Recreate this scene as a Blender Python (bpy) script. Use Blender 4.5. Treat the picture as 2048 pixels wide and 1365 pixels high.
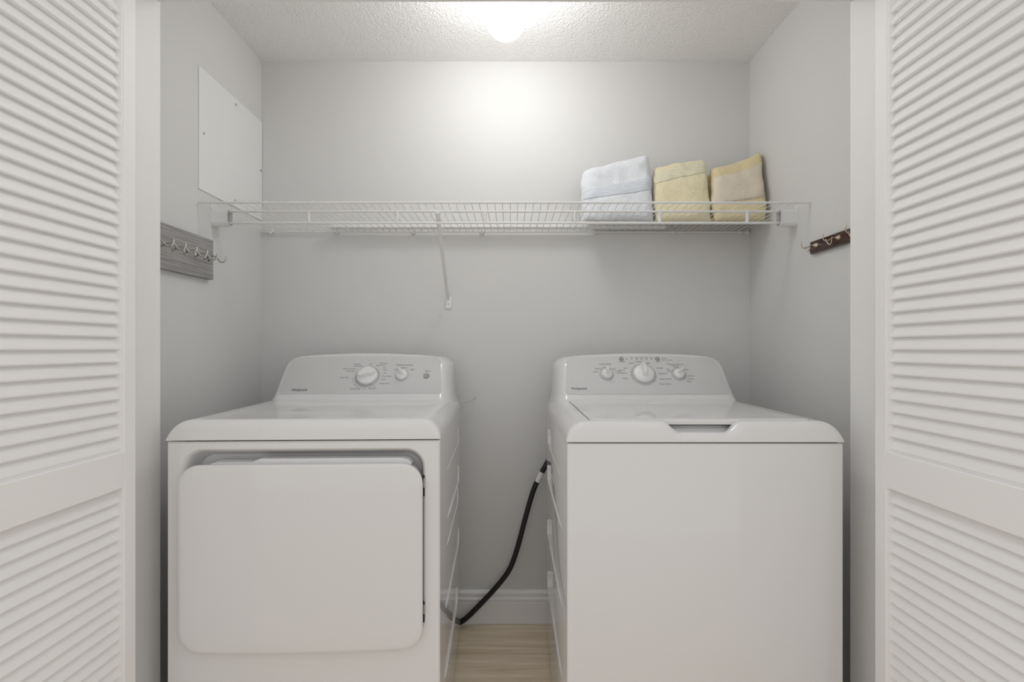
import bpy, bmesh, math, random
from mathutils import Vector, Matrix, noise

for o in list(bpy.data.objects):
    bpy.data.objects.remove(o)
random.seed(7)
scene = bpy.context.scene
COL = scene.collection
PI = math.pi
EYE = 1.145

# ------------------------------------------------------------------ camera
cd = bpy.data.cameras.new('camera')
cam = bpy.data.objects.new('camera', cd)
COL.objects.link(cam)
cam.location = (0, 0, EYE)
cam.rotation_euler = (PI / 2, 0, 0)
cd.sensor_width = 36.0
cd.lens = 930 / 2048 * 36.0
cd.shift_x = 1.0 / 2048
cd.shift_y = 14.5 / 2048
cd.clip_start = 0.02
scene.camera = cam

# ------------------------------------------------------------------ light of the room outside + exposure
w = bpy.data.worlds.new('room_light')
scene.world = w
w.use_nodes = True
bgn = w.node_tree.nodes['Background']
bgn.inputs[0].default_value = (1.0, 1.0, 1.0, 1)
bgn.inputs[1].default_value = 0.81
LAMP = 20.0
scene.view_settings.view_transform = 'Standard'
scene.view_settings.look = 'None'
scene.view_settings.gamma = 1
scene.view_settings.use_curve_mapping = False
scene.view_settings.exposure = 0.0


# ------------------------------------------------------------------ materials
def mat(name, col, rough=0.5, metal=0.0, coat=0.0, bump=None, spec=None, sheen=0.0):
    m = bpy.data.materials.new(name)
    m.use_nodes = True
    nt = m.node_tree
    b = nt.nodes['Principled BSDF']
    b.inputs['Base Color'].default_value = (*col, 1)
    b.inputs['Roughness'].default_value = rough
    b.inputs['Metallic'].default_value = metal
    if coat:
        b.inputs['Coat Weight'].default_value = coat
        b.inputs['Coat Roughness'].default_value = 0.06
    if spec is not None:
        b.inputs['Specular IOR Level'].default_value = spec
    if sheen:
        b.inputs['Sheen Weight'].default_value = sheen
    tc = nt.nodes.new('ShaderNodeTexCoord')
    n = nt.nodes.new('ShaderNodeTexNoise')
    nt.links.new(tc.outputs['Object'], n.inputs['Vector'])
    if bump:
        sc, st, dist = bump
        n.inputs['Scale'].default_value = sc
        n.inputs['Detail'].default_value = 4
        bp = nt.nodes.new('ShaderNodeBump')
        bp.inputs['Strength'].default_value = st
        bp.inputs['Distance'].default_value = dist
        nt.links.new(n.outputs['Fac'], bp.inputs['Height'])
        nt.links.new(bp.outputs['Normal'], b.inputs['Normal'])
    else:
        # faint unevenness of the gloss
        n.inputs['Scale'].default_value = 9
        mr = nt.nodes.new('ShaderNodeMapRange')
        mr.inputs['To Min'].default_value = max(0.02, rough - 0.02)
        mr.inputs['To Max'].default_value = rough + 0.02
        nt.links.new(n.outputs['Fac'], mr.inputs['Value'])
        nt.links.new(mr.outputs['Result'], b.inputs['Roughness'])
    return m


def color_noise(m, c1, c2, scale, stretch=(1, 1, 1), detail=5, coords='Object', lo=0.35, hi=0.65, per_object=0.0, distort=0.0):
    nt = m.node_tree
    b = nt.nodes['Principled BSDF']
    tc = nt.nodes.new('ShaderNodeTexCoord')
    mp = nt.nodes.new('ShaderNodeMapping')
    mp.inputs['Scale'].default_value = stretch
    nt.links.new(tc.outputs[coords], mp.inputs['Vector'])
    n = nt.nodes.new('ShaderNodeTexNoise')
    n.inputs['Scale'].default_value = scale
    n.inputs['Detail'].default_value = detail
    n.inputs['Distortion'].default_value = distort
    if per_object:
        oi = nt.nodes.new('ShaderNodeObjectInfo')
        va = nt.nodes.new('ShaderNodeVectorMath')
        va.operation = 'MULTIPLY_ADD'
        va.inputs[1].default_value = (1, 1, 1)
        sc = nt.nodes.new('ShaderNodeVectorMath')
        sc.operation = 'SCALE'
        sc.inputs[0].default_value = (3.1, 7.7, 1.9)
        nt.links.new(oi.outputs['Random'], sc.inputs['Scale'])
        nt.links.new(mp.outputs['Vector'], va.inputs[0])
        nt.links.new(sc.outputs['Vector'], va.inputs[2])
        nt.links.new(va.outputs['Vector'], n.inputs['Vector'])
    else:
        nt.links.new(mp.outputs['Vector'], n.inputs['Vector'])
    r = nt.nodes.new('ShaderNodeValToRGB')
    r.color_ramp.elements[0].position = lo
    r.color_ramp.elements[1].position = hi
    r.color_ramp.elements[0].color = (*c1, 1)
    r.color_ramp.elements[1].color = (*c2, 1)
    nt.links.new(n.outputs['Fac'], r.inputs['Fac'])
    nt.links.new(r.outputs['Color'], b.inputs['Base Color'])
    return n


M = {}
M['wall'] = mat('painted_wall', (0.72, 0.717, 0.708), 0.85, bump=(220, 0.10, 0.002), spec=0.06)
M['ceiling'] = mat('textured_ceiling', (0.94, 0.935, 0.925), 0.9, bump=(130, 0.8, 0.006), spec=0.1)
M['trim'] = mat('white_trim', (0.87, 0.865, 0.86), 0.38, bump=(60, 0.03, 0.002))
M['door'] = mat('door_paint', (0.92, 0.91, 0.90), 0.42, bump=(90, 0.04, 0.002))
M['enamel'] = mat('white_enamel', (0.77, 0.76, 0.757), 0.035)
M['plastic'] = mat('white_plastic', (0.82, 0.82, 0.815), 0.22, coat=0.1)
M['panel'] = mat('satin_panel', (0.655, 0.655, 0.65), 0.55, spec=0.25)
M['ring'] = mat('grey_ring', (0.52, 0.52, 0.515), 0.35)
M['button'] = mat('grey_button', (0.36, 0.36, 0.35), 0.4)
M['print'] = mat('grey_print', (0.33, 0.33, 0.33), 0.5)
M['logo'] = mat('dark_print', (0.10, 0.10, 0.10), 0.4)
M['dark'] = mat('dark_rubber', (0.015, 0.015, 0.015), 0.6)
M['hose'] = mat('black_hose', (0.012, 0.012, 0.013), 0.45, bump=(300, 0.1, 0.001))
M['wire'] = mat('vinyl_wire', (0.80, 0.795, 0.785), 0.35)
M['chrome'] = mat('brushed_nickel', (0.72, 0.71, 0.69), 0.22, metal=1.0)
M['bronze'] = mat('warm_nickel', (0.72, 0.58, 0.48), 0.25, metal=1.0)
M['steel'] = mat('screw_steel', (0.5, 0.5, 0.5), 0.35, metal=1.0)
M['grey_wood'] = mat('grey_stained_wood', (0.4, 0.4, 0.39), 0.65)
nn = color_noise(M['grey_wood'], (0.25, 0.245, 0.24), (0.42, 0.41, 0.40), 14, (6, 0.5, 22), 5, lo=0.36, hi=0.62, distort=0.25)
M['mahogany'] = mat('dark_mahogany', (0.035, 0.009, 0.007), 0.22, coat=0.4)
color_noise(M['mahogany'], (0.022, 0.006, 0.005), (0.06, 0.014, 0.010), 8, (20, 1.5, 20), 4)
M['floor_base'] = mat('floor_underlay', (0.30, 0.25, 0.19), 0.8)
M['plank'] = mat('light_oak_plank', (0.5, 0.42, 0.32), 0.38)
color_noise(M['plank'], (0.66, 0.53, 0.37), (0.90, 0.79, 0.63), 3.2, (1.0, 14, 1), 7, lo=0.30, hi=0.70, per_object=1.0, distort=0.5)
M['white_board'] = mat('white_board', (0.84, 0.84, 0.83), 0.5)
M['strip'] = mat('glossy_white_strip', (0.86, 0.86, 0.85), 0.25)


def terry(name, c1, c2):
    m = mat(name, c1, 0.95, bump=(280, 0.65, 0.005), spec=0.05, sheen=0.3)
    color_noise(m, c1, c2, 420, detail=3)
    return m


M['towel_white'] = terry('white_terry', (0.77, 0.80, 0.845), (0.86, 0.88, 0.91))
M['towel_yellow'] = terry('pale_yellow_terry', (0.84, 0.75, 0.47), (0.94, 0.87, 0.63))
M['towel_gold'] = terry('butter_yellow_terry', (0.77, 0.64, 0.36), (0.90, 0.79, 0.52))
M['towel_back'] = terry('beige_terry', (0.55, 0.47, 0.35), (0.66, 0.58, 0.45))


def woven(name, col, scale, diag=0.0):
    m = mat(name, col, 0.85, spec=0.1)
    nt = m.node_tree
    b = nt.nodes['Principled BSDF']
    tc = nt.nodes.new('ShaderNodeTexCoord')
    mp = nt.nodes.new('ShaderNodeMapping')
    mp.inputs['Rotation'].default_value = (0, diag, 0)
    wv = nt.nodes.new('ShaderNodeTexWave')
    wv.bands_direction = 'Z'
    wv.inputs['Scale'].default_value = scale
    wv.inputs['Distortion'].default_value = 0.4
    nt.links.new(tc.outputs['Object'], mp.inputs['Vector'])
    nt.links.new(mp.outputs['Vector'], wv.inputs['Vector'])
    h = wv.outputs['Fac']
    if diag:
        w2 = nt.nodes.new('ShaderNodeTexWave')
        w2.bands_direction = 'X'
        w2.inputs['Scale'].default_value = scale
        nt.links.new(mp.outputs['Vector'], w2.inputs['Vector'])
        ml = nt.nodes.new('ShaderNodeMath')
        ml.operation = 'MULTIPLY'
        nt.links.new(wv.outputs['Fac'], ml.inputs[0])
        nt.links.new(w2.outputs['Fac'], ml.inputs[1])
        h = ml.outputs[0]
    bp = nt.nodes.new('ShaderNodeBump')
    bp.inputs['Strength'].default_value = 0.6
    bp.inputs['Distance'].default_value = 0.002
    nt.links.new(h, bp.inputs['Height'])
    nt.links.new(bp.outputs['Normal'], b.inputs['Normal'])
    return m


M['band_white'] = woven('white_woven_band', (0.71, 0.745, 0.80), 60)
M['band_yellow'] = woven('pale_woven_band', (0.86, 0.81, 0.62), 60)
M['band_cream'] = woven('cream_woven_band', (0.80, 0.72, 0.59), 48, diag=0.6)

gm = bpy.data.materials.new('lit_globe')
gm.use_nodes = True
gb = gm.node_tree.nodes['Principled BSDF']
gb.inputs['Base Color'].default_value = (0.9, 0.9, 0.9, 1)
gb.inputs['Emission Color'].default_value = (1.0, 0.996, 0.985, 1)
gb.inputs['Emission Strength'].default_value = LAMP      # evenly lit glass
M['globe'] = gm


# ------------------------------------------------------------------ helpers
def obj(name, bm, m, parent=None, smooth=False, loc=None, angle=35):
    if isinstance(bm, bmesh.types.BMesh):
        bmesh.ops.recalc_face_normals(bm, faces=bm.faces[:])
        me = bpy.data.meshes.new(name)
        bm.to_mesh(me)
        bm.free()
    else:
        me = bm
    if m is not None and not me.materials:
        me.materials.append(M[m])
    if smooth:
        me.polygons.foreach_set('use_smooth', [True] * len(me.polygons))
        try:
            me.set_sharp_from_angle(angle=math.radians(angle))
        except Exception:
            pass
    o = bpy.data.objects.new(name, me)
    COL.objects.link(o)
    if parent:
        o.parent = parent
    if loc:
        o.location = loc
    return o


def tag(o, label, cat, group=None):
    o['label'] = label
    o['category'] = cat
    if group:
        o['group'] = group
    return o


def thing(name, label, cat, loc=(0, 0, 0), rotz=0.0, group=None):
    o = bpy.data.objects.new(name, None)
    o.empty_display_size = 0.05
    COL.objects.link(o)
    o.location = loc
    o.rotation_euler = (0, 0, rotz)
    return tag(o, label, cat, group)


def struct(o, label=None):
    o['kind'] = 'structure'
    if label:
        o['label'] = label
    return o


def box(bm, lo, hi, bevel=0.0, seg=2):
    v = [bm.verts.new((x, y, z)) for x in (lo[0], hi[0]) for y in (lo[1], hi[1]) for z in (lo[2], hi[2])]
    fs = [(0, 1, 3, 2), (4, 6, 7, 5), (0, 4, 5, 1), (2, 3, 7, 6), (0, 2, 6, 4), (1, 5, 7, 3)]
    faces = [bm.faces.new([v[i] for i in f]) for f in fs]
    if bevel:
        es = list({e for f in faces for e in f.edges})
        bmesh.ops.bevel(bm, geom=es, offset=bevel, segments=seg, affect='EDGES', profile=0.5)
    return bm


def boxbm(lo, hi, bevel=0.0, seg=2):
    return box(bmesh.new(), lo, hi, bevel, seg)


def tube(bm, pts, r, n=8, cap=True):
    pts = [Vector(p) for p in pts]
    rs = r if isinstance(r, (list, tuple)) else [r] * len(pts)
    rings = []
    t0 = (pts[1] - pts[0]).normalized()
    up = Vector((0, 0, 1)) if abs(t0.z) < 0.9 else Vector((1, 0, 0))
    nrm = t0.cross(up).normalized()
    for i, p in enumerate(pts):
        if i == 0:
            t = pts[1] - p
        elif i == len(pts) - 1:
            t = p - pts[i - 1]
        else:
            t = (pts[i + 1] - p).normalized() + (p - pts[i - 1]).normalized()
        t.normalize()
        nrm = (nrm - t * nrm.dot(t)).normalized()
        bn = t.cross(nrm)
        rings.append([bm.verts.new(p + (nrm * math.cos(a) + bn * math.sin(a)) * rs[i]) for a in [2 * PI * k / n for k in range(n)]])
    for a, b in zip(rings, rings[1:]):
        for k in range(n):
            bm.faces.new((a[k], a[(k + 1) % n], b[(k + 1) % n], b[k]))
    if cap:
        bm.faces.new(rings[0])
        bm.faces.new(rings[-1])
    return bm


def tubebm(pts, r, n=8):
    return tube(bmesh.new(), pts, r, n)


def smooth_path(ctrl, per=8):
    P = [Vector(c) for c in ctrl]
    P = [P[0] * 2 - P[1]] + P + [P[-1] * 2 - P[-2]]
    out = []
    for i in range(1, len(P) - 2):
        for k in range(per):
            t = k / per
            a, b, c, d = P[i - 1], P[i], P[i + 1], P[i + 2]
            out.append(0.5 * ((2 * b) + (c - a) * t + (2 * a - 5 * b + 4 * c - d) * t * t + (3 * b - a - 3 * c + d) * t ** 3))
    out.append(P[-2])
    return out


def lathe(bm, prof, n=32, mtx=None):
    rings = []
    for (r, z) in prof:
        if r < 1e-6:
            rings.append([bm.verts.new((0, 0, z))])
        else:
            rings.append([bm.verts.new((r * math.cos(2 * PI * k / n), r * math.sin(2 * PI * k / n), z)) for k in range(n)])
    for a, b in zip(rings, rings[1:]):
        for k in range(n):
            k2 = (k + 1) % n
            if len(a) == 1 and len(b) == 1:
                continue
            if len(a) == 1:
                bm.faces.new((a[0], b[k], b[k2]))
            elif len(b) == 1:
                bm.faces.new((a[k], a[k2], b[0]))
            else:
                bm.faces.new((a[k], a[k2], b[k2], b[k]))
    if mtx is not None:
        bmesh.ops.transform(bm, matrix=mtx, verts=[v for rg in rings for v in rg])
    return bm


def loft(bm, loops, closed=True, cap0=True, cap1=True):
    rings = [[bm.verts.new(p) for p in L] for L in loops]
    n = len(rings[0])
    for a, b in zip(rings, rings[1:]):
        for k in range(n if closed else n - 1):
            bm.faces.new((a[k], a[(k + 1) % n], b[(k + 1) % n], b[k]))
    if cap0:
        bm.faces.new(rings[0])
    if cap1:
        bm.faces.new(rings[-1])
    return rings


def rrect(x0, x1, z0, z1, r, n=6):
    """rounded rectangle outline (2-D), counter-clockwise from the lower left"""
    r = max(r, 1e-4)
    out = []
    for (cx, cz, a0) in ((x0 + r, z0 + r, PI), (x1 - r, z0 + r, 1.5 * PI), (x1 - r, z1 - r, 0), (x0 + r, z1 - r, 0.5 * PI)):
        for k in range(n + 1):
            a = a0 + 0.5 * PI * k / n
            out.append((cx + r * math.cos(a), cz + r * math.sin(a)))
    return out


def sstep(a, b, x):
    t = min(1, max(0, (x - a) / (b - a)))
    return t * t * (3 - 2 * t)


def text_mesh(items, shear=0.0, depth=0.0004):
    """items: (string, u, v, size, align) in the panel's own plane; returns one mesh"""
    bm = bmesh.new()
    for (s, u, v, size, al) in items:
        c = bpy.data.curves.new('t', 'FONT')
        c.body = s
        c.size = size
        c.align_x = al
        c.align_y = 'CENTER'
        c.shear = shear
        c.resolution_u = 2
        c.extrude = depth
        to = bpy.data.objects.new('t', c)
        COL.objects.link(to)
        dg = bpy.context.evaluated_depsgraph_get()
        me = bpy.data.meshes.new_from_object(to.evaluated_get(dg))
        me.transform(Matrix.Translation((u, v, 0)))
        bm.from_mesh(me)
        bpy.data.objects.remove(to)
        bpy.data.curves.remove(c)
        bpy.data.meshes.remove(me)
    return bm


# ------------------------------------------------------------------ the closet
XL, XR, YB, YF0, YF1, ZC = -1.044, 0.994, 1.942, 1.095, 1.232, 2.343
JL, JR, ZH = -0.931, 0.898, 2.064

fl = struct(obj('floor', boxbm((-2.4, -1.6, -0.05), (2.4, 2.05, -0.004)), 'floor_base'), 'light oak plank floor')
PW, PL = 0.184, 1.22
y = 1.746 - 18 * PW
row = 0
while y < 1.97:
    off = (0.37 * row) % 1.0 * PL
    x = -2.4 - off
    while x < 2.4:
        x0, x1 = max(x, -2.4), min(x + PL, 2.4)
        y1 = min(y + PW, 2.05)
        if x1 - x0 > 0.02 and y1 > -1.6:
            p = obj('plank', boxbm((x0 + 0.0005, max(y, -1.6) + 0.0010, -0.004), (x1 - 0.0005, y1 - 0.0010, 0.0), 0.0026, 2), 'plank', fl)
        x += PL
    y += PW
    row += 1

struct(obj('wall_back', boxbm((XL - 0.1, YB, 0), (XR + 0.1, YB + 0.1, ZC + 0.1)), 'wall'), 'warm grey painted back wall of the closet')
struct(obj('wall_left', boxbm((XL - 0.1, YF1 - 0.01, 0), (XL, YB + 0.001, ZC + 0.1)), 'wall'), 'warm grey painted side wall behind the grey hook board')
struct(obj('wall_right', boxbm((XR, YF1 - 0.01, 0), (XR + 0.1, YB + 0.001, ZC + 0.1)), 'wall'), 'warm grey painted side wall behind the dark hook rack')
struct(obj('ceiling', boxbm((XL - 0.1, YF1 - 0.01, ZC), (XR + 0.1, YB + 0.1, ZC + 0.1)), 'ceiling'), 'white textured closet ceiling')
bm = bmesh.new()
box(bm, (-2.4, YF0, 0), (JL - 0.018, YF1, 2.5))
box(bm, (JR + 0.018, YF0, 0), (2.4, YF1, 2.5))
box(bm, (JL - 0.018, YF0, ZH + 0.018), (JR + 0.018, YF1, 2.5))
struct(obj('wall_front', bm, 'wall'), 'wall around the closet opening')
struct(obj('trim_1', boxbm((JL - 0.018, YF0 - 0.002, 0), (JL, YF1 + 0.002, ZH + 0.018), 0.0015, 1), 'trim'), 'white door jamb beside the dryer')
struct(obj('trim_2', boxbm((JR, YF0 - 0.002, 0), (JR + 0.018, YF1 + 0.002, ZH + 0.018), 0.0015, 1), 'trim'), 'white door jamb beside the washer')
struct(obj('trim_3', boxbm((JL, YF0 - 0.002, ZH), (JR, YF1 + 0.002, ZH + 0.018), 0.0015, 1), 'trim'), 'white head jamb over the opening')

# moulded baseboard
prof = [(0, 0), (0.014, 0), (0.014, 0.088), (0.012, 0.091), (0.012, 0.094), (0.0155, 0.097), (0.0155, 0.104), (0.011, 0.108), (0.009, 0.114),
        (0.012, 0.118), (0.012, 0.127), (0.008, 0.133), (0.004, 0.136), (0, 0.137)]
bm = bmesh.new()
loft(bm, [[(x, YB - a, b) for (a, b) in prof] for x in (XL, XR)])
struct(obj('baseboard_back', bm, 'trim', smooth=True, angle=25), 'white moulded baseboard along the back wall')
for nm, X, s, lb in (('baseboard_left', XL, 1, 'white moulded baseboard behind the dryer side'), ('baseboard_right', XR, -1, 'white moulded baseboard behind the washer side')):
    bm = bmesh.new()
    loft(bm, [[(X + s * a, yy, b) for (a, b) in prof] for yy in (YF1, YB - 0.015)])
    struct(obj(nm, bm, 'trim', smooth=True, angle=25), lb)


# ------------------------------------------------------------------ louvred bifold doors
def slat_mesh(s, y0, y1):
    """s=+1: face looks to +x. proud lower edge, upper edge set back"""
    bm = bmesh.new()
    L = 0.0375
    dx, dz = -0.0157, 0.034
    d = Vector((dx, dz)).normalized()
    nn_ = Vector((d.y, -d.x))
    sec = []
    th = 0.0037
    for k in range(7):
        a = -PI / 2 + PI * k / 6
        q = Vector((0, 0)) - d * (math.cos(a) * th * 1.0) + nn_ * (math.sin(a) * th) + d * th
        sec.append(q)
    for k in range(7):
        a = PI / 2 + PI * k / 6
        q = d * (L - th) - d * (math.cos(a) * th) + nn_ * (math.sin(a) * th)
        sec.append(q)
    loft(bm, [[(s * q.x, yy, q.y) for q in sec] for yy in (y0, y1)])
    me = bpy.data.meshes.new('slat')
    bmesh.ops.recalc_face_normals(bm, faces=bm.faces[:])
    bm.to_mesh(me)
    bm.free()
    me.materials.append(M['door'])
    me.polygons.foreach_set('use_smooth', [True] * len(me.polygons))
    me.set_sharp_from_angle(angle=math.radians(40))
    return me


def bifold(name, X, s, label):
    """louvred panel standing square to the wall; X = plane of its visible face, s = direction it faces"""
    r = bpy.data.objects.new(name, None)
    COL.objects.link(r)
    r.location = (X, 0.86, 0)
    struct(r, label)
    ya, yb = -0.232, 0.236        # free edge, hinge edge
    TH, SW = 0.035, 0.033
    xa, xb = sorted((0.0, -s * TH))
    Z0, Z1 = 0.012, 2.045
    obj('stile', boxbm((xa, ya, Z0), (xb, ya + SW, Z1), 0.002, 2), 'door', r)
    obj('stile', boxbm((xa, yb - SW, Z0), (xb, yb, Z1), 0.002, 2), 'door', r)
    for (a, b) in ((Z0, 0.16), (0.826, 0.909), (1.955, Z1)):
        obj('rail', boxbm((xa, ya + SW, a), (xb, yb - SW, b), 0.0015, 1), 'door', r)
    # thin bead where the stile meets the slats
    for yy in (ya + SW, yb - SW - 0.003):
        xs = sorted((-s * 0.004, -s * 0.031))
        for (a, b) in ((0.16, 0.826), (0.909, 1.955)):
            obj('stop_bead', boxbm((xs[0], yy, a), (xs[1], yy + 0.003, b)), 'door', r)
    me = slat_mesh(s, ya + SW - 0.004, yb - SW + 0.004)
    P = 0.02845
    for (a, b) in ((0.166, 0.826), (0.9135, 1.945)):
        z = a
        if a < 0.5:
            z = b - 0.0345 - int((b - 0.0345 - a) / P) * P
        while z + 0.0305 < b + 0.006:
            o = obj('slat', me, None, r, loc=(-s * 0.0105, 0, z))
            o.rotation_euler = (0, 0, 0)
            z += P
    return r


bifold('door_1', -0.885, 1, 'white louvred bifold door panel on the dryer side')
bifold('door_2', 0.856, -1, 'white louvred bifold door panel on the washer side')


# ------------------------------------------------------------------ washer and dryer shells
HW, DP, ZT = 0.343, 0.676, 0.912     # half width, depth, height of the cabinet top seam


def cabinet_body(root, recess=False):
    bm = bmesh.new()
    z0, z1 = 0.018, ZT - 0.004
    if not recess:
        box(bm, (-HW, 0, z0), (HW, DP, z1), 0.004, 3)
        return obj('cabinet', bm, 'enamel', root, True)
    n = 8
    def lp(x0, x1, a, b, r, yy):
        return [(p[0], yy, p[1]) for p in rrect(x0, x1, a, b, r, n)]
    ring = [lp(-HW, HW, z0, z1, 0.003, DP), lp(-HW, HW, z0, z1, 0.003, 0.004), lp(-HW + 0.0035, HW - 0.0035, z0 + 0.0035, z1 - 0.0035, 0.003, 0.0)]
    ring += [lp(-0.306, 0.306, 0.40, 0.890, 0.050, 0.0), lp(-0.302, 0.302, 0.404, 0.886, 0.047, 0.003), lp(-0.298, 0.298, 0.408, 0.882, 0.044, 0.012),
             lp(-0.297, 0.297, 0.409, 0.876, 0.044, 0.034), lp(-0.288, 0.288, 0.418, 0.866, 0.040, 0.048)]
    loft(bm, ring)
    return obj('cabinet', bm, 'enamel', root, True, angle=30)


def cover(root, lid):
    """curved top of the cabinet: sides roll over, front nearly upright"""
    bm = bmesh.new()
    RX, RY, H = 0.056, 0.020, 0.050
    hw = HW + 0.0015
    K = 9
    xs = []
    for k in range(K + 1):
        a = 0.5 * PI * k / K
        xs.append((-hw + RX * (1 - math.cos(a)), math.sin(a) ** 0.9))
    LX = 0.288
    mid = []
    xi = xs[-1][0]
    steps = [-0.2845, -0.2835] if lid else []
    base = [-0.26, -0.2, -0.15, -0.115] + [-0.112 + i * 0.007 for i in range(33)] + [0.115, 0.15, 0.2, 0.26]
    allx = sorted(set(steps + base + [-q for q in steps]))
    cols = xs + [(q, 1.0) for q in allx if q > xi + 0.001 and q < -xi - 0.001] + [(-a, g) for a, g in reversed(xs)]
    ys = []
    for k in range(K + 1):
        a = 0.5 * PI * k / K
        ys.append((-0.002 + RY * (1 - math.cos(a)), math.sin(a) ** 0.85, 'f'))
    if lid:
        ys += [(0.026, 1, 'f'), (0.0315, 1, 'f'), (0.0325, 1, 'w'), (0.042, 1, 'w'), (0.056, 1, 'w'), (0.058, 1, 'w'), (0.20, 1, 'w'), (0.4755, 1, 'w'), (0.4765, 1, 'p')]
    else:
        ys += [(0.05, 1, 'p'), (0.15, 1, 'p'), (0.3, 1, 'p'), (0.4755, 1, 'p')]
    ys += [(0.55, 1, 'p'), (DP - 0.008, 1, 'p'), (DP - 0.002, 0.9, 'p'), (DP + 0.001, 0.6, 'p'), (DP + 0.002, 0, 'p')]
    grid = []
    for (yy, gy, kind) in ys:
        rowv = []
        for (xx, gx) in cols:
            z = H * gx * gy
            if lid:
                # hand pocket in the front edge
                nch = sstep(-0.103, -0.058, xx) * (1 - sstep(0.053, 0.098, xx))
                if kind == 'f':
                    z *= 1 - 0.56 * nch
                    z -= nch * 0.35 * max(0, yy - 0.02)
                if kind == 'w' and abs(xx) < 0.2841:
                    z = 0.017
                    if yy < 0.057:
                        z += sstep(-0.120, -0.100, xx) * (1 - sstep(0.095, 0.115, xx)) * (0.003 + (yy - 0.0325) * 0.55)
            elif kind == 'p':
                z -= 0.0025 * sstep(0.28, 0.25, abs(xx)) * sstep(0.02, 0.06, yy)
            rowv.append(bm.verts.new((xx, yy, ZT + z)))
        grid.append(rowv)
    for a, b in zip(grid, grid[1:]):
        for k in range(len(cols) - 1):
            bm.faces.new((a[k], a[k + 1], b[k + 1], b[k]))
    # skirt and underside
    loop = grid[0] + [r_[-1] for r_ in grid[1:]] + list(reversed(grid[-1][:-1])) + [r_[0] for r_ in reversed(grid[1:-1])]
    low = [bm.verts.new((v.co.x * 0.985, v.co.y * 0.97 + 0.008, ZT - 0.002)) for v in loop]
    n = len(loop)
    for k in range(n):
        bm.faces.new((loop[k], loop[(k + 1) % n], low[(k + 1) % n], low[k]))
    bm.faces.new(low)
    return obj('top_cover', bm, 'enamel', root, True, angle=32)


def console(root):
    bm = bmesh.new()
    sl = 0.1 / 0.137
    lv = [(0.945, 0.463, 0.332), (0.962, 0.468, 0.3285), (0.968, 0.474, 0.327), (0.977, 0.4825, 0.326)]
    for z in (0.981, 1.0, 1.02, 1.045, 1.065):
        lv.append((z, 0.486 + (z - 0.981) * sl, 0.326 - (z - 0.981) * 0.06))
    # rounded upper corners: width shrinks on a quarter circle
    R = 0.052
    for k in range(1, 9):
        a = 0.5 * PI * k / 8
        z = 1.065 + R * math.sin(a)
        yf = 0.486 + (z - 0.981) * sl
        lv.append((z, yf, 0.321 - 0.062 * (1 - math.cos(a)) ** 1.15))
    lv.append((1.1195, 0.598, 0.252))
    lv.append((1.1205, 0.612, 0.235))
    loops = []
    for (z, yf, hw) in lv:
        rx, ry = 0.042, min(0.10, 0.655 - yf)
        yb = 0.668 - 0.10 * max(0, z - 1.0)
        ry = min(ry, yb - yf - 0.004)
        L = []
        L.append((-hw, yb))
        for k in range(9):
            a = 0.5 * PI * k / 8
            L.append((-hw + rx * (1 - math.cos(a)), yf + ry * (1 - math.sin(a))))
        m = 14
        for k in range(1, m):
            L.append((-hw + rx + (2 * hw - 2 * rx) * k / m, yf))
        for k in range(9):
            a = 0.5 * PI * (8 - k) / 8
            L.append((hw - rx * (1 - math.cos(a)), yf + ry * (1 - math.sin(a))))
        L.append((hw, yb))
        arch = 0.0095 * sstep(1.07, 1.12, z)
        lp_ = []
        for (x, yy) in L:
            dz = arch * (1 - (x / hw) ** 2) - arch * 0.35
            lp_.append((x, yy + (dz * sl if yy < yf + 0.02 else 0), z + dz))
        loops.append(lp_)
    loft(bm, loops)
    return obj('console', bm, 'enamel', root, True, angle=40)


PN = Vector((0, -0.137, 0.1)).normalized()
PV = Vector((0, 0.1, 0.137)).normalized()


def control_panel(root, out):
    """thin plate lying on the sloped console face; its own axes are u (across), v (up the slope), n (out)"""
    bm = bmesh.new()
    loft(bm, [[(a, b, -0.002) for a, b in out], [(a, b, 0.0010) for a, b in out], [(a * 0.996, 0.08 + (b - 0.08) * 0.992, 0.0016) for a, b in out]])
    o = obj('control_panel', bm, 'panel', root, True, angle=30)
    m = Matrix(((1, PV.x, PN.x), (0, PV.y, PN.y), (0, PV.z, PN.z))).to_4x4()
    m.translation = Vector((0, 0.486, 0.981))
    o.matrix_local = m
    return o


def panel_outline(b, t, v0, v1, r, n=6):
    out = []
    for (cx, cv, a0) in ((-b + r, v0 + r, PI), (b - r, v0 + r, 1.5 * PI), (t - r * 1.8, v1 - r * 1.8, 0), (-t + r * 1.8, v1 - r * 1.8, 0.5 * PI)):
        rr = r if cv < 0.08 else r * 1.8
        for k in range(n + 1):
            a = a0 + 0.5 * PI * k / n
            cc = cv + rr * math.sin(a)
            # the upper edge follows the arch of the console
            if cv > 0.08:
                cc += 0.0
            out.append((cx + rr * math.cos(a), cc))
        if a0 == 0:
            for k in range(1, 10):
                q = k / 10
                uu = (t - r * 1.8) * (1 - 2 * q)
                out.append((uu, v1 + 0.006 * math.sin(PI * q)))
    return out


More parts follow.
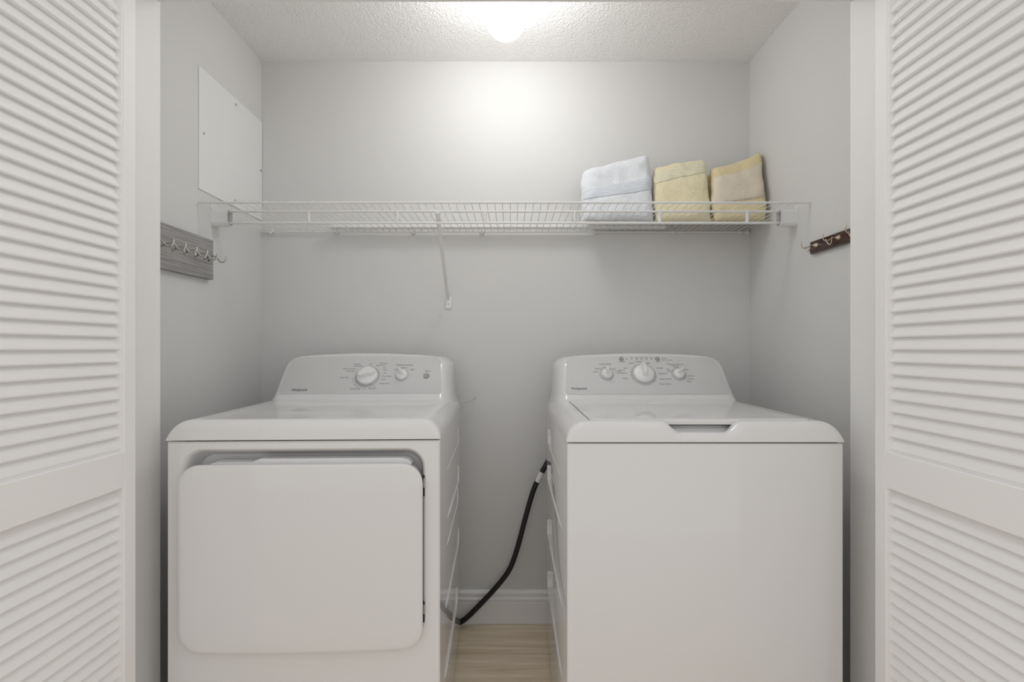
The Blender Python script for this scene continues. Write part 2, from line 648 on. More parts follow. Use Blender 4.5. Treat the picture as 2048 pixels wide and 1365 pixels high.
def knob_big(parent, u, v, R, ang, handle='grip'):
    bm = bmesh.new()
    if handle == 'grip':
        lathe(bm, [(R, 0.002), (R, 0.008), (R * 0.98, 0.0105), (R * 0.9, 0.0135), (R * 0.62, 0.0175), (R * 0.4, 0.020), (0, 0.021)], 40)
        sec = []
        # tapered pointer blade across the dome
        L0, L1 = -R * 0.55, R * 1.06
        pts = [(L0, 0.26, 0.012), (-R * 0.38, 0.33, 0.030), (-R * 0.1, 0.32, 0.037), (R * 0.5, 0.26, 0.036), (R * 0.95, 0.23, 0.030), (R * 1.12, 0.21, 0.020)]
    else:
        lathe(bm, [(R, 0.002), (R, 0.010), (R * 0.97, 0.013), (R * 0.9, 0.015), (R * 0.6, 0.017), (0, 0.018)], 40)
        pts = [(-R * 0.9, 0.22, 0.014), (-R * 0.72, 0.34, 0.030), (0, 0.36, 0.034), (R * 0.68, 0.33, 0.030), (R * 0.9, 0.20, 0.014)]
    loops = []
    for (l, wd, h) in pts:
        ww = R * wd
        loops.append([(l, -ww, 0.004), (l, -ww * 0.72, h * 0.8), (l, -ww * 0.4, h), (l, ww * 0.4, h), (l, ww * 0.72, h * 0.8), (l, ww, 0.004)])
    loft(bm, loops)
    o = obj('knob', bm, 'plastic', parent, True, loc=(u, v, 0.001), angle=40)
    o.rotation_euler = (0, 0, ang)
    return o


def ring_disc(parent, u, v, R, name='dial_ring'):
    bm = lathe(bmesh.new(), [(0, 0.0005), (R * 0.98, 0.0005), (R, 0.0012), (R, 0.0020), (R * 0.97, 0.0024), (0, 0.0024)], 40)
    return obj(name, bm, 'ring', parent, True, loc=(u, v, 0))


def push_button(parent, u, v, R):
    bm = lathe(bmesh.new(), [(R * 1.12, 0.001), (R * 1.12, 0.0025), (R, 0.003), (R, 0.0055), (R * 0.9, 0.0065), (R * 0.55, 0.0058), (0, 0.0055)], 24)
    return obj('button', bm, 'button', parent, True, loc=(u, v, 0))


def side_beads(root, specs):
    for (sx, z, yb, yf, r) in specs:
        X = sx * HW
        path = smooth_path([(X, yb + 0.012, z + 0.055), (X, yb + 0.010, z + 0.03), (X, yb - 0.004, z + 0.006), (X, yb - 0.03, z), (X, (yb + yf) / 2, z), (X, yf, z)], 5)
        obj('side_rib', tubebm(path, [r * 0.4] + [r] * (len(path) - 2) + [r * 0.3], 6), 'enamel', root, True, angle=60)


def feet(root):
    for x in (-0.29, 0.29):
        for yy in (0.05, 0.62):
            bm = lathe(bmesh.new(), [(0, 0), (0.022, 0), (0.024, 0.006), (0.02, 0.012), (0.01, 0.014), (0.01, 0.022), (0, 0.022)], 16)
            obj('foot', bm, 'dark', root, True, loc=(x, yy, 0))


OUT = panel_outline(0.289, 0.277, 0.001, 0.160, 0.012)

# ---- washer
wa = thing('washing_machine', 'white top-load washer with three dials on its console', 'washing machine', (0.481, 1.154, 0))
cabinet_body(wa)
cover(wa, True)
console(wa)
feet(wa)
# lid
bm = bmesh.new()
LZ = ZT + 0.0385
def lidloop(ins, z, dy=0.0):
    return [(p[0], p[1], z) for p in rrect(-0.2805 + ins, 0.2805 - ins, 0.029 + ins + dy, 0.4725 - ins, 0.014, 5)]
loft(bm, [lidloop(0.001, LZ), lidloop(0.0, LZ + 0.002), lidloop(0.0, LZ + 0.0105), lidloop(0.0012, LZ + 0.0125), lidloop(0.004, LZ + 0.0135), lidloop(0.02, LZ + 0.0137)])
lid = obj('lid', bm, 'enamel', wa, True, angle=30)
side_beads(wa, [(-1, 0.650, 0.585, 0.105, 0.0042), (-1, 0.445, 0.585, 0.105, 0.0042), (-1, 0.250, 0.585, 0.105, 0.0042), (-1, 0.785, 0.585, 0.115, 0.0018)])
side_beads(wa, [(1, 0.650, 0.585, 0.105, 0.0042), (1, 0.445, 0.585, 0.105, 0.0042), (1, 0.250, 0.585, 0.105, 0.0042)])
cp = control_panel(wa, OUT)
ring_disc(cp, -0.002, 0.084, 0.0475)
knob_big(cp, -0.002, 0.084, 0.0375, PI / 2)
ring_disc(cp, -0.136, 0.084, 0.0275)
knob_big(cp, -0.136, 0.084, 0.0200, PI / 2)
ring_disc(cp, 0.1257, 0.084, 0.0275)
knob_big(cp, 0.1257, 0.084, 0.0200, PI / 2 - 0.85)
push_button(cp, -0.0727, 0.1525, 0.0078)
push_button(cp, 0.0615, 0.1525, 0.0078)
for k in range(6):
    obj('indicator_light', lathe(bmesh.new(), [(0.0018, 0.001), (0.0018, 0.0022), (0, 0.0026)], 10), 'logo', cp, loc=(-0.0524 + k * 0.0183, 0.1515, 0))
for v in (0.1560, 0.1475):
    obj('indicator_light', lathe(bmesh.new(), [(0.0018, 0.001), (0.0018, 0.0022), (0, 0.0026)], 10), 'logo', cp, loc=(0.0806, v, 0))
S = 0.0085
lab = [('Load Size', -0.1358, 0.1299, 0.0115, 'CENTER'), ('Temperature', 0.1207, 0.1285, 0.0115, 'CENTER'), ('Wash/Rinse', 0.1207, 0.1205, 0.006, 'CENTER'),
       ('Medium', -0.1632, 0.1085, S, 'CENTER'), ('Small', -0.1750, 0.0958, S, 'CENTER'), ('Large', -0.1361, 0.1165, S, 'CENTER'), ('Super', -0.1098, 0.1085, S, 'CENTER'),
       ('Precise', -0.0935, 0.0975, S * 0.85, 'CENTER'), ('Fill', -0.0935, 0.0895, S * 0.85, 'CENTER'),
       ('Heavy', -0.0375, 0.1335, S, 'CENTER'), ('Medium', -0.0095, 0.1402, S, 'CENTER'), ('Light', 0.0225, 0.1335, S, 'CENTER'),
       ('Casuals', 0.0487, 0.1122, S, 'LEFT'), ('Delicates', 0.0525, 0.0882, S, 'LEFT'), ('Speed Wash', 0.0525, 0.0645, S, 'LEFT'), ('Drain & Spin', 0.0473, 0.0434, S, 'LEFT'),
       ('Light', -0.0555, 0.1122, S, 'RIGHT'), ('Colors', -0.0665, 0.1020, S, 'RIGHT'), ('Medium', -0.0605, 0.0903, S, 'RIGHT'), ('Heavy', -0.0595, 0.0667, S, 'RIGHT'),
       ('Tap', 0.0915, 0.1060, S, 'CENTER'), ('Cold', 0.0935, 0.0975, S, 'CENTER'), ('Cold', 0.1226, 0.1145, S, 'CENTER'), ('Warm', 0.1540, 0.1060, S, 'CENTER'),
       ('Colors', 0.1560, 0.0774, S, 'LEFT'), ('Warm', 0.1560, 0.0645, S, 'LEFT'), ('Hot', 0.1505, 0.0535, S, 'LEFT'),
       ('Options', -0.0727, 0.1402, 0.0075, 'CENTER'), ('Start', 0.0615, 0.1402, 0.0075, 'CENTER'),
       ('Fill', -0.0340, 0.1585, 0.0062, 'CENTER'), ('Soak', -0.0158, 0.1585, 0.0062, 'CENTER'), ('Wash', 0.0025, 0.1590, 0.0062, 'CENTER'), ('Rinse', 0.0208, 0.1590, 0.0062, 'CENTER'), ('Spin', 0.0391, 0.1585, 0.0062, 'CENTER'),
       ('Start', 0.0850, 0.1560, 0.0065, 'LEFT'), ('Lid Locked', 0.0850, 0.1475, 0.0065, 'LEFT')]
obj('printed_labels', text_mesh(lab), 'print', cp, loc=(0, 0, 0.0018))['kind'] = 'stuff'
ticks = bmesh.new()
def tick_ring(bm, u, v, r0, r1, angs, wd=0.0010):
    for a in angs:
        c, s = math.cos(a), math.sin(a)
        q = []
        for (r, e) in ((r0, -wd), (r0, wd), (r1, wd), (r1, -wd)):
            q.append((u + c * r - s * e, v + s * r + c * e))
        loft(bm, [[(a_, b_, 0.0022) for a_, b_ in q], [(a_, b_, 0.0029) for a_, b_ in q]])
tick_ring(ticks, -0.002, 0.084, 0.0415, 0.0465, [math.radians(d) for d in (205, 185, 168, 150, 128, 92, 50, 10, -14, -38)])
tick_ring(ticks, -0.136, 0.084, 0.0225, 0.0265, [math.radians(d) for d in (155, 125, 90, 55, 25)])
tick_ring(ticks, 0.1257, 0.084, 0.0225, 0.0265, [math.radians(d) for d in (150, 98, 42, 0, -22, -45)])
obj('tick_marks', ticks, 'button', cp)['kind'] = 'stuff'
obj('logo_lettering', text_mesh([('Hotpoint', -0.2685, 0.0245, 0.0150, 'LEFT')]), 'logo', cp, loc=(0, 0, 0.0020))

# ---- dryer
dr = thing('clothes_dryer', 'white front-load dryer with large blank door', 'dryer', (-0.527, 1.1845, 0), math.radians(1.92))
cabinet_body(dr, True)
cover(dr, False)
console(dr)
feet(dr)
# door: flat pillow front, rounded corners, gently bowed lower edge
n = 8
def dl(ins, yy, top=0.853, bot=0.385):
    out = []
    for (a, b) in rrect(-0.3045 + ins, 0.3015 - ins, bot + ins, top - ins, 0.052 - ins * 0.5, n):
        if b < 0.6:
            b -= 0.008 * (1 - (a / 0.303) ** 2) * sstep(0.5, bot, b)
        out.append((a, yy, b))
    # extra points along the bottom so that it bows
    k = n + 1
    p, q = out[k - 1], out[k]
    ext = []
    for i in range(1, 12):
        t = i / 12
        x = p[0] + (q[0] - p[0]) * t
        ext.append((x, yy, bot + ins - 0.008 * (1 - (x / 0.303) ** 2)))
    return out[:k] + ext + out[k:]
bm = bmesh.new()
loft(bm, [dl(0.012, 0.026), dl(0.006, 0.022), dl(0.004, 0.0), dl(0.0025, -0.010), dl(0.0, -0.0145), dl(0.0008, -0.0175), dl(0.004, -0.0195), dl(0.012, -0.0205), dl(0.06, -0.0212)])
door = obj('door', bm, 'enamel', dr, True, angle=30)
# grip lip along the top edge, lowered where the hand reaches in
bm = bmesh.new()
L0 = []
path = [(-0.235, 0.8515), (-0.225, 0.8560), (-0.128, 0.8560), (-0.121, 0.8605), (-0.112, 0.8640), (0.245, 0.8640), (0.262, 0.8595), (0.270, 0.8515)]
loft(bm, [[(x, 0.0, z) for x, z in path] + [(0.27, 0.0, 0.846), (-0.235, 0.0, 0.846)], [(x, 0.028, z) for x, z in path] + [(0.27, 0.028, 0.846), (-0.235, 0.028, 0.846)]])
obj('grip_lip', bm, 'enamel', door)
for z in (0.800, 0.475):
    h = obj('hinge', boxbm((0.2985, 0.001, z - 0.036), (0.3040, 0.020, z + 0.018), 0.001, 1), 'dark', dr)
    obj('hinge_pin', tubebm([(0.3025, -0.001, z - 0.012), (0.3025, -0.001, z + 0.012)], 0.0021, 8), 'steel', h, True)
side_beads(dr, [(1, 0.640, 0.575, 0.19, 0.0040), (1, 0.566, 0.545, 0.17, 0.0026), (1, 0.400, 0.575, 0.14, 0.0042), (1, 0.212, 0.500, 0.12, 0.0042), (1, 0.785, 0.575, 0.175, 0.0018)])
cp = control_panel(dr, OUT)
ring_disc(cp, 0.014, 0.073, 0.0465)
knob_big(cp, 0.014, 0.073, 0.0375, math.radians(14), 'blade')
ring_disc(cp, 0.1398, 0.077, 0.0255)
knob_big(cp, 0.1398, 0.077, 0.0210, math.radians(112))
push_button(cp, 0.2301, 0.0747, 0.0100)
lab = [('Temperature', 0.1436, 0.1239, 0.0115, 'CENTER'), ('Low', 0.1145, 0.1040, S, 'CENTER'), ('Medium', 0.1450, 0.1115, S, 'CENTER'), ('High', 0.1740, 0.1040, S, 'CENTER'),
       ('Start', 0.2338, 0.0965, 0.0105, 'CENTER'), ('Auto Dry', -0.0530, 0.0688, S, 'RIGHT'), ('Less Dry', -0.0375, 0.0975, S, 'RIGHT'), ('Optimum Dry', -0.0330, 0.1075, S, 'RIGHT'), ('More Dry', -0.0090, 0.1185, S, 'RIGHT'),
       ('Cottons', -0.0190, 0.1280, S, 'RIGHT'), ('Off', 0.0160, 0.1280, S, 'CENTER'), ('Easy Care', 0.0560, 0.1220, S, 'CENTER'), ('Delicates', 0.0650, 0.1320, S, 'CENTER'),
       ('Less', 0.0640, 0.1110, S, 'LEFT'), ('More', 0.0660, 0.1010, S, 'LEFT'), ('Off', 0.0690, 0.0880, S, 'LEFT'), ('Dewrinkle', 0.0660, 0.0740, S, 'LEFT'), ('Fluff', 0.0660, 0.0598, S, 'LEFT'), ('Timed Dry', 0.0600, 0.0425, S, 'LEFT'),
       ('Timed Dry', -0.0225, 0.0200, S, 'CENTER'), ('Minutes', 0.0300, 0.0215, S * 0.8, 'LEFT')]
lab += [(t, 0.014 + 0.0535 * math.cos(math.radians(a)), 0.073 + 0.0535 * math.sin(math.radians(a)), 0.0065, 'CENTER')
        for t, a in (('80', 192), ('70', 206), ('60', 220), ('50', 234), ('40', 250), ('30', 268), ('20', 286), ('10', 304))]
obj('printed_labels', text_mesh(lab), 'print', cp, loc=(0, 0, 0.0018))['kind'] = 'stuff'
ticks = bmesh.new()
tick_ring(ticks, 0.014, 0.073, 0.0405, 0.0460, [math.radians(d) for d in list(range(178, 310, 11)) + [160, 142, 122, 104, 74, 52, 36, 22, 8, -8, -20]], 0.0008)
tick_ring(ticks, 0.1398, 0.077, 0.0225, 0.0250, [math.radians(d) for d in (150, 90, 40)])
obj('tick_marks', ticks, 'button', cp)['kind'] = 'stuff'
obj('logo_lettering', text_mesh([('Hotpoint', -0.2470, 0.0165, 0.0150, 'LEFT')], shear=0.25), 'logo', cp, loc=(0, 0, 0.0020))

# ------------------------------------------------------------------ ceiling light
cl = thing('ceiling_light', 'lit white glass globe light on the closet ceiling', 'light', (-0.018, 1.465, ZC))
gp = [(0.048, -0.035)] + [(0.0747 * math.cos(a), -0.1195 - 0.103 * math.sin(a)) for a in [math.radians(d) for d in range(-40, 90, 8)]] + [(0, -0.2225)]
obj('globe', lathe(bmesh.new(), gp, 48), 'globe', cl, True, angle=80)
obj('base', lathe(bmesh.new(), [(0, 0.004), (0.062, 0.004), (0.062, -0.012), (0.056, -0.022), (0.050, -0.026), (0.050, -0.040), (0, -0.040)], 40), 'plastic', cl, True)

# ------------------------------------------------------------------ wire shelf
sh = thing('wire_shelf', 'white wire closet shelf with hanging rail across the back wall', 'shelf', (0, 1.942, 1.62))
ZD = 0.012                     # deck height relative to the shelf origin
YFR, YRL = -0.397, -0.312      # front rod and rail, relative to the wall
R1 = 0.0031
x0, x1 = XL + 0.004, XR - 0.004
obj('front_rod', tubebm([(x0 + 0.004, YFR, ZD - 0.003), (x1, YFR, ZD - 0.003)], 0.0036, 10), 'wire', sh, True)
obj('back_rod', tubebm([(x0, -0.012, ZD - 0.004), (x1, -0.012, ZD - 0.004)], R1, 8), 'wire', sh, True)
obj('upper_rail', tubebm([(x0 + 0.04, YRL, ZD - 0.0075), (x1 - 0.04, YRL, ZD - 0.0075)], 0.0042, 10), 'wire', sh, True)
obj('lower_rail', tubebm([(x0 + 0.04, YRL, ZD - 0.0475), (x1 - 0.04, YRL, ZD - 0.0475)], 0.0046, 10), 'wire', sh, True)
cw = tubebm([(0, YFR, ZD + 0.0028), (0, YRL - 0.010, ZD + 0.0015), (0, YRL - 0.002, ZD - 0.0022), (0, YRL + 0.012, ZD - 0.0026), (0, -0.02, ZD + 0.0004), (0, -0.012, ZD - 0.002)], 0.0012, 6)
cwm = bpy.data.meshes.new('cross_wire')
bmesh.ops.recalc_face_normals(cw, faces=cw.faces[:])
cw.to_mesh(cwm)
cw.free()
cwm.materials.append(M['wire'])
cwm.polygons.foreach_set('use_smooth', [True] * len(cwm.polygons))
x = x0 + 0.014
while x < x1 - 0.005:
    obj('cross_wire', cwm, None, sh, loc=(x, 0, 0))
    x += 0.0262
for px in (-0.711, -0.401, -0.0945, 0.2215, 0.520, 0.826):
    obj('rail_post', tubebm([(px, YRL, ZD - 0.047), (px, YRL, ZD - 0.0075)], 0.0056, 12), 'wire', sh, True)
for sx, X in ((1, XL), (-1, XR)):
    bm = bmesh.new()
    def cl_(ins, xx, g=0.0):
        return [(xx, p[0], p[1]) for p in rrect(YRL - 0.017 + ins, YRL + 0.017 - ins, ZD - 0.060 + ins, ZD - 0.001 - ins, 0.013 - ins * 0.5, 5)]
    loft(bm, [cl_(-0.001, X), cl_(-0.001, X + sx * 0.004), cl_(0, X + sx * 0.006), cl_(0, X + sx * 0.055), cl_(-0.0012, X + sx * 0.0565), cl_(-0.0012, X + sx * 0.058), cl_(0.002, X + sx * 0.058), cl_(0.002, X + sx * 0.008)])
    eb = obj('end_bracket', bm, 'plastic', sh, True)
    bm = lathe(bmesh.new(), [(0.0085, 0), (0.0085, 0.003), (0.004, 0.0035), (0.0035, 0.0015), (0, 0.0015)], 16, Matrix.Rotation(sx * PI / 2, 4, 'Y'))
    obj('screw_tab', bm, 'plastic', eb, True, loc=(X, YRL - 0.010, ZD + 0.004))
# diagonal support
bx_ = -0.262
br = obj('support_brace', tubebm([(bx_ + 0.004, YRL - 0.001, ZD - 0.014), (bx_ + 0.003, YRL + 0.006, ZD - 0.024), (bx_ - 0.002, -0.010, -0.268)], [0.0085, 0.0075, 0.0062], 10), 'wire', sh, True, angle=60)
obj('brace_hook', boxbm((bx_ - 0.006, YRL - 0.006, ZD - 0.016), (bx_ + 0.014, YRL + 0.006, ZD - 0.010), 0.0015, 1), 'wire', br)
bm = bmesh.new()
loft(bm, [[(bx_ + a, -0.0002, b) for a, b in rrect(-0.0135, 0.0135, -0.3100, -0.262, 0.006, 5)], [(bx_ + a, -0.005, b) for a, b in rrect(-0.0135, 0.0135, -0.3100, -0.262, 0.006, 5)],
          [(bx_ + a, -0.0065, b) for a, b in rrect(-0.012, 0.012, -0.3085, -0.2635, 0.005, 5)]])
obj('foot_plate', bm, 'plastic', br, True)
obj('screw', lathe(bmesh.new(), [(0.0032, 0), (0.0032, 0.001), (0, 0.0022)], 12, Matrix.Rotation(PI / 2, 4, 'X')), 'steel', br, True, loc=(bx_, -0.0063, -0.291))
for px in (-1.000, -0.722, -0.405, -0.122, 0.346, 0.670, 0.950, 0.982):
    bm = bmesh.new()
    lathe(bm, [(0.0095, 0), (0.0095, 0.006), (0.007, 0.010), (0.0035, 0.0105), (0.003, 0.007), (0, 0.007)], 14, Matrix.Translation((0, 0, 0.004)) @ Matrix.Rotation(PI / 2, 4, 'X'))
    box(bm, (-0.0045, -0.017, -0.010), (0.0045, 0, 0.002), 0.002, 2)
    obj('wall_clip', bm, 'plastic', sh, True, loc=(px, -0.0002, ZD - 0.003))

# long white strip lying at the back of the shelf
bm = bmesh.new()
sec = rrect(-0.0155, 0.0155, 0, 0.018, 0.0055, 4)
loft(bm, [[(xx, 1.899 + a, 1.6337 + b) for a, b in sec] for xx in (-0.735, 0.625)])
ws = tag(obj('white_strip', bm, 'strip', smooth=True), 'long narrow white strip lying along the back of the wire shelf', 'strip')
for k in range(8):
    obj('screw_hole', lathe(bmesh.new(), [(0.0022, 0), (0.0022, 0.0006), (0, 0.0006)], 8, Matrix.Rotation(PI / 2, 4, 'X')), 'button', ws, loc=(-0.67 + k * 0.155, 1.8838, 1.641))


# ------------------------------------------------------------------ towels
def towel_layer(name, quad, yb, yt, th, m, parent, seed, nx=60, nz=60, sag=0.0):
    """soft folded layer: quad = four (x, z) corners bl, br, tr, tl; front plane leans from yb (bottom) to yt (top)"""
    bl, br_, tr, tl = [Vector(q) for q in quad]
    bm = bmesh.new()

    def pt(u, v, side):
        # ease the samples towards the edges so the rolled folds stay round
        uu = 0.5 - 0.5 * math.cos(PI * u)
        vv = 0.5 - 0.5 * math.cos(PI * v)
        u_, v_ = 0.35 * u + 0.65 * uu, 0.35 * v + 0.65 * vv
        p = (bl * (1 - u_) + br_ * u_) * (1 - v_) + (tl * (1 - u_) + tr * u_) * v_
        eu, ev = min(u_, 1 - u_), min(v_, 1 - v_)
        f = max(0.0, 1 - (1 - min(1, eu / 0.16)) ** 2.2) ** 0.5 * max(0.0, 1 - (1 - min(1, ev / 0.16)) ** 2.2) ** 0.5
        ym = yb + (yt - yb) * v_
        big = noise.noise(Vector((p.x * 9 + seed * 3.1, p.y * 9, side * 2.0 + seed))) * 0.013
        mid = noise.noise(Vector((p.x * 28 + seed, p.y * 28, side * 3.0))) * 0.0045
        fine = noise.noise(Vector((p.x * 330, p.y * 330, seed))) * 0.0016
        half = th * 0.5 * (0.05 + 0.95 * f)
        yy = ym + side * half + (big + mid) * f * (1 if side < 0 else 0.5) + side * fine
        # wavy outline, soft corners
        wx = noise.noise(Vector((seed * 1.7, p.y * 22, 7.0 + seed))) * 0.0065 * (2 * u_ - 1)
        wz = noise.noise(Vector((p.x * 20 + seed, 3.0 + seed, 0.5))) * 0.008 * v_
        wz -= sag * math.sin(PI * u_) * v_
        rnd = 0.013 * (abs(2 * u_ - 1) ** 10) * (v_ ** 6)
        fz = noise.noise(Vector((p.x * 400, p.y * 400, 9.0 + seed))) * 0.0008
        return Vector((p.x + wx - rnd * (1 if u_ > 0.5 else -1) * 0.5 + fz, yy, max(0.0, p.y + wz - rnd + fz)))
    F, B = [], []
    for j in range(nz + 1):
        F.append([bm.verts.new(pt(i / nx, j / nz, -1)) for i in range(nx + 1)])
        B.append([bm.verts.new(pt(i / nx, j / nz, 1)) for i in range(nx + 1)])
    for j in range(nz):
        for i in range(nx):
            bm.faces.new((F[j][i], F[j][i + 1], F[j + 1][i + 1], F[j + 1][i]))
            bm.faces.new((B[j][i], B[j + 1][i], B[j + 1][i + 1], B[j][i + 1]))
    for i in range(nx):
        bm.faces.new((F[0][i], B[0][i], B[0][i + 1], F[0][i + 1]))
        bm.faces.new((F[nz][i], F[nz][i + 1], B[nz][i + 1], B[nz][i]))
    for j in range(nz):
        bm.faces.new((F[j][0], F[j + 1][0], B[j + 1][0], B[j][0]))
        bm.faces.new((F[j][nx], B[j][nx], B[j + 1][nx], F[j + 1][nx]))
    o = obj(name, bm, m, parent, True, angle=180)
    return o, pt


def towel_band(pt, v0, v1, u0, u1, m, parent, lift=0.0035, tilt=0.0, seed=0):
    bm = bmesh.new()
    nx, nz = 40, 12
    rows = []
    for j in range(nz + 1):
        rowv = []
        for i in range(nx + 1):
            u = u0 + (u1 - u0) * i / nx
            v = v0 + (v1 - v0) * j / nz + tilt * (u - 0.5)
            p = pt(min(0.9999, max(0.0001, u)), v, -1)
            e = min(j, nz - j) / nz
            p.y -= lift * (0.55 + 0.45 * min(1, e * 5))
            rowv.append(p)
        rows.append(rowv)
    A = [[bm.verts.new(p) for p in r_] for r_ in rows]
    Bk = [[bm.verts.new(p + Vector((0, 0.004, 0))) for p in r_] for r_ in rows]
    for j in range(nz):
        for i in range(nx):
            bm.faces.new((A[j][i], A[j][i + 1], A[j + 1][i + 1], A[j + 1][i]))
    rim = [(0, i) for i in range(nx)] + [(j, nx) for j in range(nz)] + [(nz, i) for i in range(nx, 0, -1)] + [(j, 0) for j in range(nz, 0, -1)]
    for k in range(len(rim)):
        a, b = rim[k], rim[(k + 1) % len(rim)]
        bm.faces.new((A[a[0]][a[1]], A[b[0]][b[1]], Bk[b[0]][b[1]], Bk[a[0]][a[1]]))
    bmesh.ops.delete(bm, geom=[v for v in bm.verts if not v.link_faces], context='VERTS')
    return obj('woven_band', bm, m, parent, True, angle=180)


ZS = 1.6335
G = 'folded towels on the wire shelf'
t = thing('folded_towel', 'white folded towel standing at the end of the row', 'towel', (0.40, 1.80, ZS), 0, G)
def loc2(q, o):
    return [(a - o[0], b - o[2]) for a, b in q]
o = (0.40, 1.80, ZS)
ly, pt = towel_layer('front_fold', loc2([(0.272, ZS), (0.543, ZS), (0.545, 1.914), (0.274, 1.848)], o), -0.020, 0.045, 0.052, 'towel_white', t, 1)
towel_band(pt, 0.43, 0.57, 0.03, 0.97, 'band_white', t, 0.002, 0.05)
towel_layer('rear_fold', loc2([(0.276, ZS), (0.556, ZS), (0.560, 1.904), (0.280, 1.842)], o), 0.022, 0.085, 0.040, 'towel_white', t, 2, 30, 30)
o = (0.66, 1.80, ZS)
t = thing('folded_towel', 'pale yellow folded towel standing between the white towel and the deeper yellow one', 'towel', o, 0, G)
ly, pt = towel_layer('front_fold', loc2([(0.552, ZS), (0.766, ZS), (0.768, 1.902), (0.555, 1.858)], o), -0.012, 0.048, 0.050, 'towel_yellow', t, 3)
towel_band(pt, 0.66, 0.86, 0.03, 0.97, 'band_yellow', t, 0.0015, 0.08)
towel_layer('rear_fold', loc2([(0.570, ZS), (0.774, ZS), (0.774, 1.896), (0.572, 1.852)], o), 0.030, 0.088, 0.040, 'towel_yellow', t, 4, 30, 30)
o = (0.88, 1.80, ZS)
t = thing('folded_towel', 'butter yellow folded towel with broad cream band leaning in the corner', 'towel', o, 0, G)
ly, pt = towel_layer('front_fold', loc2([(0.776, ZS), (0.972, ZS), (0.982, 1.928), (0.780, 1.858)], o), -0.020, 0.040, 0.050, 'towel_gold', t, 5, sag=0.018)
towel_band(pt, 0.36, 0.74, 0.02, 0.95, 'band_cream', t, 0.005, 0.03)
towel_layer('rear_fold', loc2([(0.778, ZS), (0.978, ZS), (0.986, 1.920), (0.784, 1.850)], o), 0.024, 0.082, 0.036, 'towel_gold', t, 6, 30, 30, sag=0.018)

# ------------------------------------------------------------------ access panel on the side wall
ap = tag(obj('access_panel', boxbm((XL - 0.0005, 1.549, 1.677), (XL + 0.004, 1.940, 2.088), 0.001, 1), 'white_board'), 'flat white access panel screwed to the wall above the shelf', 'panel')
for (yy, z) in ((1.754, 2.064), (1.572, 1.872), (1.928, 1.883), (1.748, 1.700)):
    bm = lathe(bmesh.new(), [(0.0052, 0), (0.0048, 0.0015), (0.003, 0.0028), (0, 0.0032)], 14, Matrix.Rotation(PI / 2, 4, 'Y'))
    s_ = obj('screw', bm, 'steel', ap, True, loc=(XL + 0.0038, yy, z))

# ------------------------------------------------------------------ hook boards
hb = thing('hook_board', 'grey weathered wood board with a row of wire hooks', 'hook board', (XL, 1.43, 1.38))
obj('board', boxbm((-0.001, -0.170, 0.0), (0.020, 0.168, 0.135), 0.0015, 1), 'grey_wood', hb)
hook = tubebm(smooth_path([(0.019, 0, 0), (0.038, 0, 0.0015), (0.054, 0, 0.0018), (0.063, 0, -0.005), (0.073, 0, -0.0165), (0.085, 0, -0.0175), (0.0925, 0, -0.008), (0.0935, 0, 0.0015)], 6), 0.0029, 8)
lathe(hook, [(0.0075, 0.0), (0.007, 0.003), (0.005, 0.006), (0.0035, 0.010)], 12, Matrix.Translation((0.0195, 0, -0.002)) @ Matrix.Rotation(PI / 2, 4, 'Y'))
hme = None
for k, yy in enumerate((1.308, 1.357, 1.405, 1.454, 1.504, 1.551)):
    if hme is None:
        ho = obj('hook', hook, 'chrome', hb, True, loc=(0, yy - 1.43, 0.070), angle=60)
        hme = ho.data
    else:
        obj('hook', hme, None, hb, loc=(0, yy - 1.43, 0.070))
obj('screw', lathe(bmesh.new(), [(0.0035, 0), (0.0035, 0.001), (0, 0.0014)], 10, Matrix.Rotation(PI / 2, 4, 'Y')), 'dark', hb, loc=(0.020, 0.142, 0.062))

hr = thing('hook_rack', 'narrow dark mahogany rack with small metal hooks', 'hook rack', (XR, 1.40, 1.453))
obj('board', boxbm((-0.013, -0.155, 0.0), (0.001, 0.130, 0.041), 0.003, 2), 'mahogany', hr, True)
def rack_hook(bm):
    lathe(bm, [(0.0085, 0), (0.008, 0.002), (0.005, 0.006), (0.0022, 0.012)], 12, Matrix.Translation((-0.012, 0, 0.024)) @ Matrix.Rotation(-PI / 2, 4, 'Y'))
    tube(bm, smooth_path([(-0.020, 0, 0.024), (-0.030, 0, 0.0235), (-0.040, 0, 0.018), (-0.048, 0, 0.014), (-0.056, 0, 0.0165), (-0.0605, 0, 0.026), (-0.059, 0, 0.036)], 6), 0.0017, 8)
    # lower pair of prongs, ball tipped
    u = smooth_path([(-0.024, 0.012, 0.026), (-0.024, 0.0135, 0.018), (-0.022, 0.021, 0.0105), (-0.020, 0.030, 0.0105), (-0.022, 0.037, 0.018), (-0.024, 0.0385, 0.026)], 6)
    tube(bm, u, 0.0019, 8)
    for q in (u[0], u[-1]):
        lathe(bm, [(0, -0.0028), (0.002, -0.002), (0.0028, 0), (0.002, 0.002), (0, 0.0028)], 10, Matrix.Translation(q))
    tube(bm, [(-0.011, 0.0255, 0.0135), (-0.0205, 0.0255, 0.0105)], 0.0018, 8)
    return bm
rme = None
for yy in (0.098, -0.005, -0.100):
    if rme is None:
        ro = obj('hook', rack_hook(bmesh.new()), 'bronze', hr, True, loc=(0, yy, 0), angle=60)
        rme = ro.data
    else:
        obj('hook', rme, None, hr, loc=(0, yy, 0))

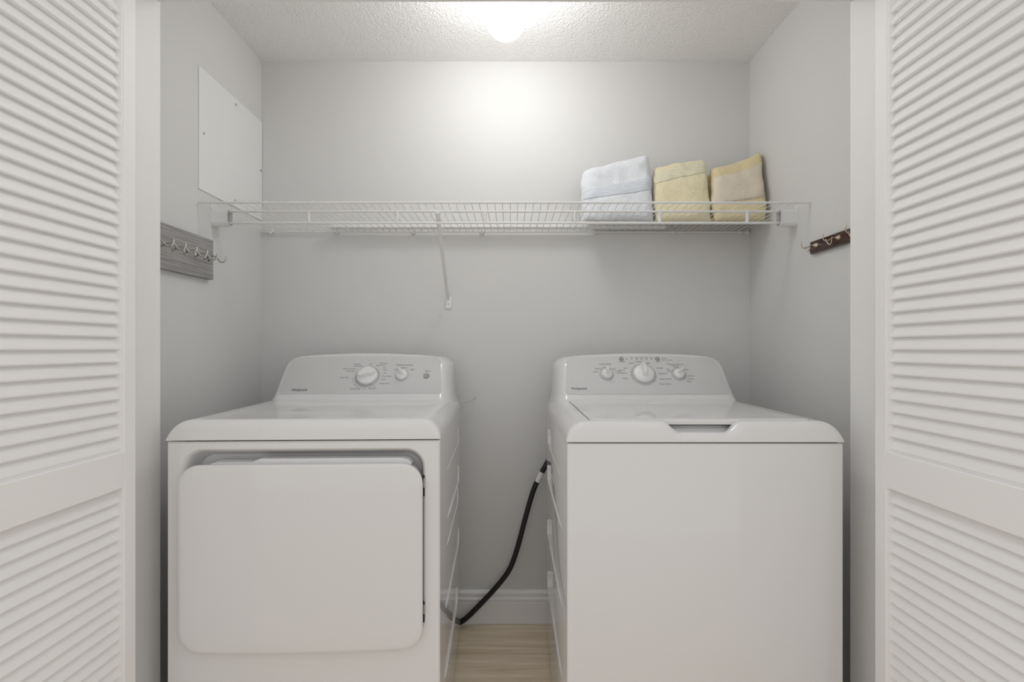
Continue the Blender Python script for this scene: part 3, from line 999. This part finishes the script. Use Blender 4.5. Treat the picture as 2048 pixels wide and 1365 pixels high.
# ------------------------------------------------------------------ wall switch, hose, stray wire
sw = thing('wall_switch', 'white wall switch plate beside the door jamb', 'switch', (XR, 1.325, 1.168))
bm = bmesh.new()
loft(bm, [[(0.0005, a, b) for a, b in rrect(-0.036, 0.036, 0, 0.114, 0.004, 4)], [(-0.004, a, b) for a, b in rrect(-0.036, 0.036, 0, 0.114, 0.004, 4)], [(-0.006, a, b) for a, b in rrect(-0.033, 0.033, 0.003, 0.111, 0.004, 4)]])
obj('plate', bm, 'plastic', sw, True)
obj('rocker', boxbm((-0.009, -0.016, 0.024), (-0.005, 0.016, 0.090), 0.0015, 2), 'plastic', sw, True)

hz = [(-0.330, 1.900, 0.020), (-0.262, 1.905, 0.0165), (-0.200, 1.900, 0.030), (-0.116, 1.900, 0.110), (-0.045, 1.898, 0.190), (-0.005, 1.895, 0.250), (0.025, 1.892, 0.335), (0.055, 1.890, 0.450), (0.086, 1.886, 0.560), (0.112, 1.882, 0.622), (0.142, 1.880, 0.678), (0.172, 1.876, 0.730), (0.200, 1.862, 0.765), (0.212, 1.842, 0.775)]
hs = thing('drain_hose', 'black hose hanging between the dryer and the washer', 'hose', (0, 1.89, 0.1))
obj('tube', tubebm([Vector(p) - Vector((0, 1.89, 0.1)) for p in smooth_path(hz, 8)], 0.0105, 14), 'hose', hs, True, angle=60)
a_, b_ = Vector((0.1055, 1.8825, 0.605)), Vector((0.1225, 1.8775, 0.645))
off_ = Vector((0, 1.89, 0.1))
tg = obj('white_tag', tubebm([a_ - off_, b_ - off_], 0.0116, 14), 'plastic', hs, True, angle=60)
for k in range(3):
    q = a_.lerp(b_, 0.3 + 0.2 * k) - off_
    obj('tie_strap', tubebm([q, q + Vector((0.036, 0.0, 0.002))], 0.0016, 6), 'wire', hs, True)

tag(obj('thin_wire', tubebm(smooth_path([(-0.225, 1.905, 0.925), (-0.19, 1.915, 0.925), (-0.165, 1.925, 0.931), (-0.148, 1.9405, 0.941)], 6), 0.0012, 6), 'steel', smooth=True), 'thin stray wire sticking out behind the dryer console', 'wire')
